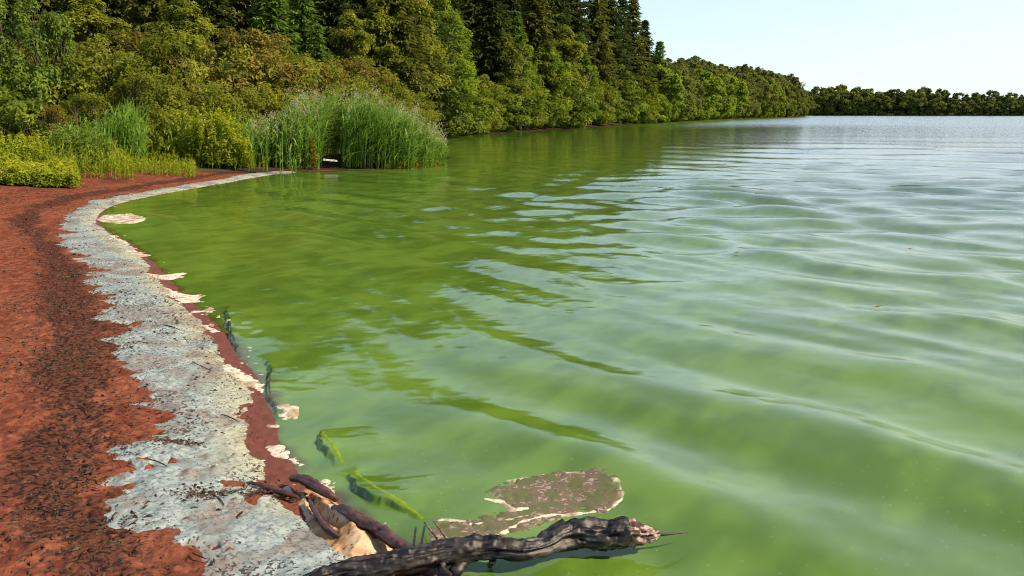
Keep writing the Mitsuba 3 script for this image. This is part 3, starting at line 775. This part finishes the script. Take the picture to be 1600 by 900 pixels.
broadleaf('proto_shore_b', 16, 8.0, 'leaf_far', 26, 60, 70, .72, .0, ragged=.35)
conifer('proto_shore_spruce', 20, 3.8, 'leaf_conifer', 27, 22, 1.1, step=1.4)
COUNT = {}


def plant(kind, proto_name, x, y, height, label, cat, group=None, wide=1.0, rot=None, z=None):
    n = COUNT.get(kind, 0)
    COUNT[kind] = n + 1
    key = kind + (f'_{n:03d}' if n else '')
    s = height / PROTO[proto_name]
    z = ground_z(x, y) if z is None else z
    rot = rng.uniform(0, 360) if rot is None else rot
    scene[key] = {'type': 'instance', 'to_world': T().translate([float(x), float(y), float(z)]).rotate([0, 0, 1], float(rot)).scale([s * wide, s * wide, s]), 'group_': {'type': 'ref', 'id': proto_name}}
    tag(key, label, cat, group)
    return key


def top(py, y):
    return EYE + (177 - py) * y / 1440.0


# shrubs behind the reeds: column, depth, top row, proto, label
shrubs = [
    (40, 27, 5, 'proto_willow', 1.0, 'tall blue-green willow sapling at the upper left edge'),
    (-30, 26, 60, 'proto_willow', 1.1, 'blue-green willow bush cut by the left edge'),
    (100, 28, 30, 'proto_willow', .8, 'slim green willow right of the tall sapling at the left'),
    (90, 31, 70, 'proto_brown_a', 1.0, 'brownish shrub behind the willow saplings'),
    (150, 29, 72, 'proto_olive_b', 1.0, 'olive shrub just right of the willow saplings'),
    (205, 31, 62, 'proto_brown_a', 1.0, 'reddish brown shrub between two olive shrubs'),
    (262, 30, 58, 'proto_olive_a', 1.0, 'large olive shrub in the middle of the left thicket'),
    (318, 32, 62, 'proto_olive_b', 1.0, 'broad olive shrub above the yellow goldenrod'),
    (372, 33, 58, 'proto_brown_a', 1.1, 'tall tan shrub above the left end of the tall reeds'),
    (425, 35, 66, 'proto_olive_a', 1.1, 'olive shrub rising behind the tallest reeds'),
    (470, 37, 92, 'proto_brown_a', 1.1, 'tan-leaved shrub behind the reed plumes'),
    (520, 40, 118, 'proto_olive_b', 1.0, 'low olive shrub behind the right half of the reeds'),
    (560, 43, 100, 'proto_brown_a', 1.0, 'brown shrub under the dark conifers behind the reeds'),
    (605, 46, 125, 'proto_olive_a', 1.0, 'olive shrub right of the brown one, above the reed tips'),
    (640, 52, 150, 'proto_olive_b', 1.0, 'small olive shrub at the right end of the thicket'),
    (10, 24.5, 150, 'proto_lowgreen', 1.0, 'dark green low bush at the left edge under the willows'),
    (70, 25.5, 168, 'proto_brown_a', .9, 'low brown-stemmed bush at the foot of the willows'),
    (130, 26.5, 150, 'proto_olive_a', .9, 'low olive bush in front of the left thicket'),
    (230, 27.5, 120, 'proto_olive_a', 1.0, 'olive bush in front of the big shrubs, above the cattails'),
    (340, 29.5, 128, 'proto_olive_b', .95, 'olive bush directly behind the goldenrod'),
    (420, 31, 140, 'proto_olive_b', .95, 'olive bush directly behind the left reed stems'),
]
for px, y, py, pn, w, lab in shrubs:
    h = top(py, y) - ground_z(X(px, y), y)
    plant('willow_bush' if 'willow' in pn else 'shrub', pn, X(px, y), y, h, lab, 'willow' if 'willow' in pn else 'shrub', wide=w * (0.8 if 'willow' in pn else 1))

# conifers filling the slope behind
deep = [(-90 + 47 * i_, 80 + 6 * (i_ % 3) + max(0, i_ * 47 - 690) * .13, -260 + 10 * (i_ % 4)) for i_ in range(21)] + [(-70 + 47 * i_, 100 + 5 * (i_ % 3) + max(0, i_ * 47 - 690) * .15, -240) for i_ in range(20)]
dark = [(-60, 50, -120), (20, 46, -90), (75, 52, -160), (130, 48, -60), (185, 55, -150), (240, 50, -110), (300, 56, -170), (345, 51, -90), (395, 58, -160), (525, 55, -90), (575, 60, -140), (620, 56, -100), (655, 63, -120),
        (700, 74, -110), (740, 80, -100), (770, 76, -60), (800, 92, -90), (835, 88, -50), (865, 100, -70), (895, 112, -60), (925, 118, -32), (950, 124, -20), (968, 132, -8), (985, 137, -6), (1004, 146, 34),
        (40, 66, -200), (110, 68, -210), (210, 70, -220), (330, 72, -210), (430, 74, -200), (500, 70, -180), (560, 78, -180), (640, 80, -170), (690, 92, -150), (760, 98, -120), (830, 112, -90), (890, 126, -60), (935, 138, -30)]
order = ['first', 'second', 'third', 'fourth', 'fifth', 'sixth', 'seventh', 'eighth', 'ninth', 'tenth', 'eleventh', 'twelfth', 'thirteenth', 'fourteenth', 'fifteenth', 'sixteenth', 'seventeenth', 'eighteenth', 'nineteenth', 'twentieth', 'twenty-first', 'twenty-second', 'twenty-third', 'twenty-fourth', 'twenty-fifth']
for i, (px, y, py) in enumerate(dark + deep):
    y *= 1.10 if px > 690 else 1.0
    x = X(px, y)
    h = min(top(py, y) - ground_z(x, y), 19 + 3 * rng.uniform())
    pn = ('proto_spruce_a', 'proto_spruce_b', 'proto_spruce_c')[i % 3]
    if i < 25:
        lab = f'dark spruce in the front row of the wood, {order[i]} dark one from the left edge'
        if i == 24:
            lab = 'dark spruce standing apart against the sky at the end of the tall wood'
        if i == 23:
            lab = 'tall dark spruce whose top meets the sky next to the lone one'
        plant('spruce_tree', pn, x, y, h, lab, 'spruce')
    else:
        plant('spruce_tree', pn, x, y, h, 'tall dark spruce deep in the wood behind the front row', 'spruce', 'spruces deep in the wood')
light = [(430, 47, -60, 'proto_fir_a', 'bright green fir behind the olive thicket, left of a twin'), (478, 50, -40, 'proto_fir_b', 'bright green fir behind the olive thicket, right of a twin'), (500, 46, 40, 'proto_fir_a', 'small green fir right of the two bright firs'),
         (770, 84, 5, 'proto_fir_a', 'light green fir standing right of the bright birch'), (805, 90, 20, 'proto_fir_b', 'light green fir behind the sunlit shore trees, right of another'), (715, 72, 30, 'proto_fir_b', 'green fir directly behind the bright birch'), (905, 112, 55, 'proto_fir_a', 'green fir between the two sunlit groups of shore trees'), (1028, 165, 66, 'proto_fir_b', 'pale small fir topping the sky line where the tall wood ends')]
for px, y, py, pn, lab in light:
    y *= 1.05 if px > 690 else 1.0
    x = X(px, y)
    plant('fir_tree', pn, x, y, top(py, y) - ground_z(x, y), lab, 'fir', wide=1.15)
for px, y, py, w, lab in [(548, 50, 30, 1.0, 'olive broadleaf tree left of the dark gap above the reeds'), (596, 55, 8, 1.0, 'tall olive broadleaf tree above the right half of the reeds'), (640, 60, -20, 1.0, 'tallest olive broadleaf tree, cut by the top edge left of the birch'),
                          (668, 64, 60, .9, 'olive broadleaf tree just left of the tall birch'), (790, 84, 62, 1.0, 'olive broadleaf tree between the birch and the sunlit pair'), (880, 106, 50, 1.0, 'olive broadleaf tree behind the sunlit pair'), (300, 45, 10, 1.2, 'dull olive broadleaf tree above the middle of the left thicket'), (150, 42, 5, 1.2, 'dull olive broadleaf tree behind the left thicket')]:
    x = X(px, y)
    plant('broadleaf_tree', 'proto_tall_olive', x, y, top(py, y) - ground_z(x, y), lab, 'tree', wide=w)
for i in range(16):
    px = 700 + 20 * i
    y = np.interp(px, [690, 800, 900, 1000, 1050], [64, 81, 106, 144, 174]) + 7 + 3 * rng.uniform()
    plant('understory_bush', 'proto_lowgreen', X(px, y), y, 2.6 + rng.uniform(), 'dark bush in the shade under the wood behind the waterside row', 'bush', 'bushes in the shade under the wood', wide=1.7)
# sunlit broadleaf trees and bushes along the water
edge = [(712, 67, 5, 'proto_birch_a', .95, 'tall bright yellow-green birch leaning over the water'), (742, 70, 95, 'proto_birch_b', .9, 'yellow-green tree at the foot of the tall birch'), (690, 63, 128, 'proto_lowgreen', 1.3, 'dark green bush at the corner of the hidden bay'),
        (728, 68, 148, 'proto_lowgreen', 1.2, 'pale green bush at the waterline under the tall birch'), (768, 74, 122, 'proto_round_a', .8, 'olive bush at the waterline right of the tall birch'), (800, 81, 140, 'proto_lowgreen', 1.2, 'dark green bush at the waterline below the light firs'),
        (826, 86, 60, 'proto_birch_a', .9, 'sunlit tree with a pointed top, left of a pair by the water'), (862, 95, 78, 'proto_birch_b', .95, 'sunlit tree with a rounded top, right of a pair by the water'), (843, 90, 138, 'proto_round_a', .8, 'olive bush below the sunlit pair of trees'),
        (885, 101, 130, 'proto_lowgreen', 1.1, 'green bush at the waterline right of the sunlit pair'), (925, 114, 96, 'proto_birch_a', 1.1, 'sunlit yellow-green tree in the middle of the shore row'), (946, 120, 132, 'proto_round_a', .9, 'olive bush at the waterline beside the middle sunlit tree'),
        (905, 106, 150, 'proto_yellowbush', 1.1, 'low yellowish bush at the water below the green fir'), (985, 137, 106, 'proto_birch_b', 1.0, 'sunlit tree below the tallest spruce at the sky'), (962, 128, 118, 'proto_birch_a', 1.1, 'narrow sunlit tree left of the tallest spruce'),
        (1008, 148, 128, 'proto_round_a', .9, 'olive bush with bare grey twigs below the lone spruce'), (1020, 155, 148, 'proto_yellowbush', 1.2, 'low yellow-green bush at the water below the lone spruce'), (780, 78, 165, 'proto_yellowbush', 1.1, 'small yellow-green bush overhanging the water by the light firs'),
        (870, 98, 160, 'proto_yellowbush', 1.1, 'small yellow-green bush overhanging the water below the rounded tree'), (750, 72, 168, 'proto_yellowbush', 1.1, 'small yellow-green bush at the waterline near the birch foot'), (1000, 143, 160, 'proto_lowgreen', 1.1, 'low green bush at the water below the tallest spruce')]
for px, y, py, pn, w, lab in edge:
    x = X(px, y) - 0.8
    kind = 'birch_tree' if 'birch' in pn else 'waterside_bush'
    plant(kind, pn, x, y + 1.5, top(py, y) - ground_z(x, y), lab, 'tree' if 'birch' in pn else 'bush', wide=w)

# the wooded point: from the lone spruce to its tip
prof_x, prof_y = [1015, 1040, 1075, 1110, 1150, 1180, 1220, 1245, 1262], [98, 94, 96, 100, 106, 110, 118, 126, 142]
sh_x = [(800 + 1413 * p[0] / p[1], p[1]) for p in shore[shore[:, 1] > 130]]
sx_, sy_ = np.array(sorted(sh_x)).T
gp = np.random.default_rng(31)
for row, (n_, back) in enumerate(((26, 3), (24, 14), (20, 34))):
    for i in range(n_):
        px = 1022 + (1258 - 1022) * ((i + gp.uniform(.1, .9)) / n_) ** 1.0 - row * 4
        y = np.interp(px, sx_, sy_) + back * (1 + .3 * gp.uniform())
        y *= 1 + 0.0 * row
        h = top(np.interp(px, prof_x, prof_y) + gp.uniform(-3, 9) + (10 if row == 0 else 0), y)
        sp_ = gp.uniform() < (0.06, .16, .34)[row]
        pn = 'proto_far_spruce' if sp_ else ('proto_far_a', 'proto_far_b', 'proto_far_c')[gp.integers(3 if row == 0 else 2)]
        x = X(px, y) - .5
        if row == 0 or sp_:
            plant('point_spruce' if sp_ else 'point_tree', pn, x, y, h - ground_z(x, y), 'dark narrow spruce among the rounded trees of the wooded point' if sp_ else 'rounded olive green tree in the front row of the wooded point',
                  'spruce' if sp_ else 'tree', 'spruces of the wooded point' if sp_ else 'front trees of the wooded point')
        else:
            plant('point_tree', pn, x, y, h - ground_z(x, y), 'olive green tree behind the front row of the wooded point', 'tree', 'back trees of the wooded point')
for i in range(22):
    px = 1015 + 245 * (i + gp.uniform(.2, .8)) / 22
    y = np.interp(px, sx_, sy_) + 1.0
    x = X(px, y) - .3
    plant('point_bush', 'proto_far_c', x, y, top(np.interp(px, [1015, 1262], [155, 168]) + gp.uniform(-6, 6), y), 'low yellow-green bush at the waterline of the wooded point', 'bush', 'waterline bushes of the wooded point', wide=1.25)
# the far shore
far_line = shapely.LineString([(205, 690), (240, 698), (290, 668), (350, 640), (430, 600), (560, 520)])
for row, (n_, back) in enumerate(((58, 6), (46, 30), (40, 65))):
    for i in range(n_):
        q = far_line.interpolate((i + gp.uniform(.1, .9)) / n_ * 330)
        x, y = q.x + back * .35, q.y + back
        px = 800 + 1413 * x / y
        h = top(np.interp(px, [1265, 1300, 1380, 1440, 1520, 1600, 1700], [139, 136, 140, 138, 142, 146, 146]) + gp.uniform(-2, 8) + (8 if row == 0 else 0), y)
        sp_ = gp.uniform() < (.12, .3, .5)[row] * (1.4 if px > 1390 else .6)
        pn = 'proto_shore_spruce' if sp_ else ('proto_shore_a', 'proto_shore_b')[gp.integers(2)]
        plant('far_spruce' if sp_ else 'far_tree', pn, x, y, h - 0.5, 'dark spruce spire in the wood across the lake' if sp_ else 'rounded dull green tree in the wood across the lake', 'spruce' if sp_ else 'tree', 'spruces across the lake' if sp_ else 'trees across the lake', z=0.3)


# ------------------------------------------------------------------ reeds and herbs
def blades(n, spread, h, seed, leaves=5, width=0.016, lean=(0.12, -0.02), plume=0.0, low=0.78, upright=0.25):
    """stems with long arching leaves; spread(g, n) gives the feet (x, y) and a height factor"""
    g = np.random.default_rng(seed)
    x, y, hf = spread(g, n)
    n = len(x)
    z = terr(shore_dist(x, y))
    H = h * hf * g.uniform(low, 1.1, n)
    le = np.stack([g.normal(lean[0], .08, n), g.normal(lean[1], .08, n)], 1)
    V, Fc, U, o = [], [], [], 0
    tv = np.linspace(0, 1, 5)

    def strip(ctr, wid, val):
        nonlocal o
        k, s = ctr.shape[0], ctr.shape[1]
        a = g.uniform(0, 6.28, k)
        w = np.stack([np.cos(a), np.sin(a), np.zeros(k)], 1)[:, None] * wid[:, :, None]
        vv = np.stack([ctr - w, ctr + w], 2).reshape(-1, 3)
        idx = (np.arange(k)[:, None] * s * 2 + np.arange(s - 1)[None] * 2)[..., None] + np.array([0, 1, 3, 2])
        q = idx.reshape(-1, 4)
        V.append(vv); Fc.append(np.vstack([q[:, [0, 1, 2]], q[:, [0, 2, 3]]]) + o); o += len(vv)
        U.append(np.stack([np.repeat(val, s * 2), vv[:, 2]], 1))

    base = np.stack([x, y, z], 1)
    ctr = base[:, None] + np.stack([le[:, :1] * (tv ** 2)[None] * H[:, None], le[:, 1:] * (tv ** 2)[None] * H[:, None], H[:, None] * tv[None]], -1)
    strip(ctr, width * .5 * np.ones((n, 1)) * (1.1 - .6 * tv)[None], g.uniform(.2, .8, n))
    for _ in range(leaves):
        t0 = g.uniform(.08, .8, n)
        b = base + np.stack([le[:, 0] * t0 ** 2 * H, le[:, 1] * t0 ** 2 * H, H * t0], 1)
        a = g.uniform(0, 6.28, n)
        L = H * g.uniform(.28, .5, n)
        out = np.stack([np.cos(a) + lean[0] * 4, np.sin(a), a * 0], 1)
        c = b[:, None] + out[:, None] * (L[:, None] * (upright * tv + .35 * tv ** 2))[..., None] + np.array([0, 0, 1.0]) * (L[:, None] * (0.95 * tv - .55 * tv ** 2.2))[..., None]
        strip(c, width * np.ones((n, 1)) * np.array([.7, 1, .9, .6, .08])[None], np.clip(g.uniform(.15, .75, n) + .25 * (t0 > .55), 0, 1))
    mesh = (np.vstack(V), np.vstack(Fc), np.vstack(U))
    pl = None
    if plume:
        sel = g.uniform(size=n) < plume
        tip = ctr[sel, -1]
        m = 22
        k = len(tip)
        c = (tip[:, None] + g.normal(size=(k, m, 3)) * [.05, .05, .02] + np.array([.12, 0, 1]) * g.uniform(-.08, .24, (k, m, 1))).reshape(-1, 3)
        pl = cards(c, g.normal(size=c.shape), g.uniform(.02, .045, len(c)), .4, g.uniform(0, 1, len(c)), g, np.tile([.25, 0, 1.0], (len(c), 1)) + g.normal(0, .3, c.shape))
    return mesh, pl


def reed(key, mesh_pl, label, mat='leaf_reed'):
    mesh, pl = mesh_pl
    if pl is None:
        put(key, mesh[:2], mat, label, kind='stuff', uv=mesh[2])
    else:
        tag(key, label, kind='stuff')
        put(key + '__stems', mesh[:2], mat, kind='stuff', uv=mesh[2])
        put(key + '__plumes', pl[:2], 'plume', 'pale feathery seed heads over the reeds', kind='stuff', uv=pl[2])


def area(px0, px1, d0, d1, prof=None, gapf=None, vary=0.9):
    """feet between two photo columns and two depths"""
    def f(g, n):
        px, y = g.uniform(px0, px1, n), g.uniform(d0, d1, n)
        x = X(px, y)
        hf = np.ones(n) if prof is None else np.interp(px, *prof)
        if gapf is not None:
            ok = gapf(px, y, g)
            x, y, hf = x[ok], y[ok], hf[ok]
        hf = hf * (1 + (1.3 if vary > 1 else 0.9) * (n2(x, y, vary, 5, 3) - 0.5)) if vary else hf
        ok = shore_dist(x, y) > -0.6
        return x[ok], y[ok], hf[ok]
    return f


reed('reed_bed', blades(1500, area(490, 692, 27.6, 33, ([490, 545, 600, 640, 668, 690], [1.05, 1.05, .88, .72, .55, .32]), lambda px, y, g: y > 26.6 + np.abs(px - 560) * .012 + (px < 530) * (px > 499) * 4.5), 1.85, 401, 6, .022, (.20, -.03), .10),
     'tall green reeds with pale plumes on the point, right of the dark gap')
reed('reed_bed_001', blades(700, area(385, 497, 26.9, 31, ([385, 430, 470, 495], [.5, .75, 1.0, 1.02])), 1.80, 402, 6, .022, (.10, -.02), .15), 'green reeds with pale plumes left of the dark gap')
reed('cattail_bed', blades(260, area(165, 222, 24.6, 26.6, ([165, 200, 222], [.8, 1.0, .9])), 1.65, 403, 4, .020, (.02, 0), 0, upright=.12), 'upright cattail leaves behind the head of the beach', 'leaf_reed')
reed('cattail_bed_001', blades(150, area(100, 172, 23.6, 25.5), 1.25, 404, 4, .018, (.02, 0), 0, upright=.12), 'shorter grassy leaves left of the cattails', 'leaf_reed')
reed('cattail_bed_002', blades(260, area(222, 400, 26.0, 28.5), 1.35, 408, 4, .018, (.03, 0), 0, upright=.15), 'loose green sedge under and between the goldenrod', 'leaf_reed')
reed('grass_strip', blades(650, area(-70, 200, 21.0, 24.8), .75, 410, 5, .012, (.08, 0), 0, low=.3, upright=.35), 'bright yellow-green grass along the top of the beach at the left', 'leaf_yellow')
reed('grass_strip_001', blades(170, area(190, 410, 25.5, 27.2), .8, 411, 5, .012, (.1, 0), 0, low=.25, upright=.4), 'yellow-green grass between the cattails and the reeds', 'leaf_yellow')
reed('grass_strip_002', blades(900, area(85, 300, 22.6, 25.9), .42, 412, 4, .012, (.08, 0), 0, low=.3, upright=.4), 'low bright grass between the herbs at the left edge and the cattails', 'leaf_yellow')
for i, px in enumerate((413, 434, 451)):
    y = 25.6 - .2 * i
    m, _ = blades(5, lambda g, n, px=px, y=y: (X(px, y) + g.normal(0, .05, n), y + g.normal(0, .05, n), np.ones(n)), 1.15, 420 + i, 3, .02, (0.02, 0), 0, upright=.1)
    put('reed_tuft' + (f'_{i:03d}' if i else ''), m[:2], 'leaf_reed', f'small tuft of reed stems standing in the green water, {("leftmost", "middle", "rightmost")[i]} of three', 'reeds', uv=m[2])


def herb(key, px0, px1, d0, d1, h, n, per, leafs, mat, seed, label, prof=None):
    g = np.random.default_rng(seed)
    x, y, hf = area(px0, px1, d0, d1, prof, vary=2.6)(g, n)
    rim_ = np.minimum(np.minimum(y - d0, d1 - y) * 2.2, np.minimum(x - X(px0, y), X(px1, y) - x)) / (0.5 * h)
    keep_ = rim_ > 0.9 * g.uniform(size=len(x)) - .15
    x, y, hf = x[keep_], y[keep_], (hf * np.clip(0.72 + 0.4 * rim_, .6, 1))[keep_]
    z = terr(shore_dist(x, y))
    H = h * hf * g.uniform(.4, 1.35, len(x)) ** 1.1
    k = len(x)
    t = g.uniform(.12, 1, (k, per)) ** .7
    rr = (.05 + .13 * (1 - t)) * g.uniform(.2, 1, (k, per)) * max(1, h)
    a = g.uniform(0, 6.28, (k, per))
    c = np.stack([x[:, None] + rr * np.cos(a), y[:, None] + rr * np.sin(a), z[:, None] + H[:, None] * t], -1).reshape(-1, 3)
    nn = np.stack([np.cos(a), np.sin(a), 1.2 + 0 * a], -1).reshape(-1, 3) + g.normal(0, .5, c.shape)
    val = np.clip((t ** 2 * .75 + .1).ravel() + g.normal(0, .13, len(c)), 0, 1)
    V, f, U = cards(c, nn, leafs * g.uniform(.6, 1.3, len(c)), .38, val, g, np.stack([np.cos(a), np.sin(a), .5 + 0 * a], -1).reshape(-1, 3))
    put(key, (V, f), mat, label, kind='stuff', uv=U)


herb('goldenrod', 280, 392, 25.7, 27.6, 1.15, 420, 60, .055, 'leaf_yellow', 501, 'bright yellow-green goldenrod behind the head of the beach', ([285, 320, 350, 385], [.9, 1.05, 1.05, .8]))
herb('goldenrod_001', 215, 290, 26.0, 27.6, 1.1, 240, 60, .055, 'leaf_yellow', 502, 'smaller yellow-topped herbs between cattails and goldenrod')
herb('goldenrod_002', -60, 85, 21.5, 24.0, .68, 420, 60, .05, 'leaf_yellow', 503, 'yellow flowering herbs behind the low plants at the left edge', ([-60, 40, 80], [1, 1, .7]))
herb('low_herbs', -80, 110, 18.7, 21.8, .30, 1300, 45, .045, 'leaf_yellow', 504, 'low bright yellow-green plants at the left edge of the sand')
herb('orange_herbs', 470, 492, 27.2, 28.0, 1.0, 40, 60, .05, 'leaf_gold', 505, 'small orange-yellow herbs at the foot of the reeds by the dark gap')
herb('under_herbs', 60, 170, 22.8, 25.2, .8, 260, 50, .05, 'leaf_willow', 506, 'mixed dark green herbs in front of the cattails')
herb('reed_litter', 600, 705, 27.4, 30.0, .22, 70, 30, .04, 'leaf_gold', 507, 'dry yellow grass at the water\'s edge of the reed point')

# a bleached board on the dark bank in the gap
x, y = X(513, 27.6), 27.6
m = trimesh.creation.box((0.42, 0.10, 0.05))
m.apply_transform(trimesh.transformations.rotation_matrix(.25, [0, 0, 1]))
m.apply_transform(trimesh.transformations.rotation_matrix(.12, [0, 1, 0]))
m.apply_translation([x, y, 0.28])
put('driftwood_board', m, 'bleached_wood', 'small bleached board on the dark bank in the gap of the reeds', 'board')
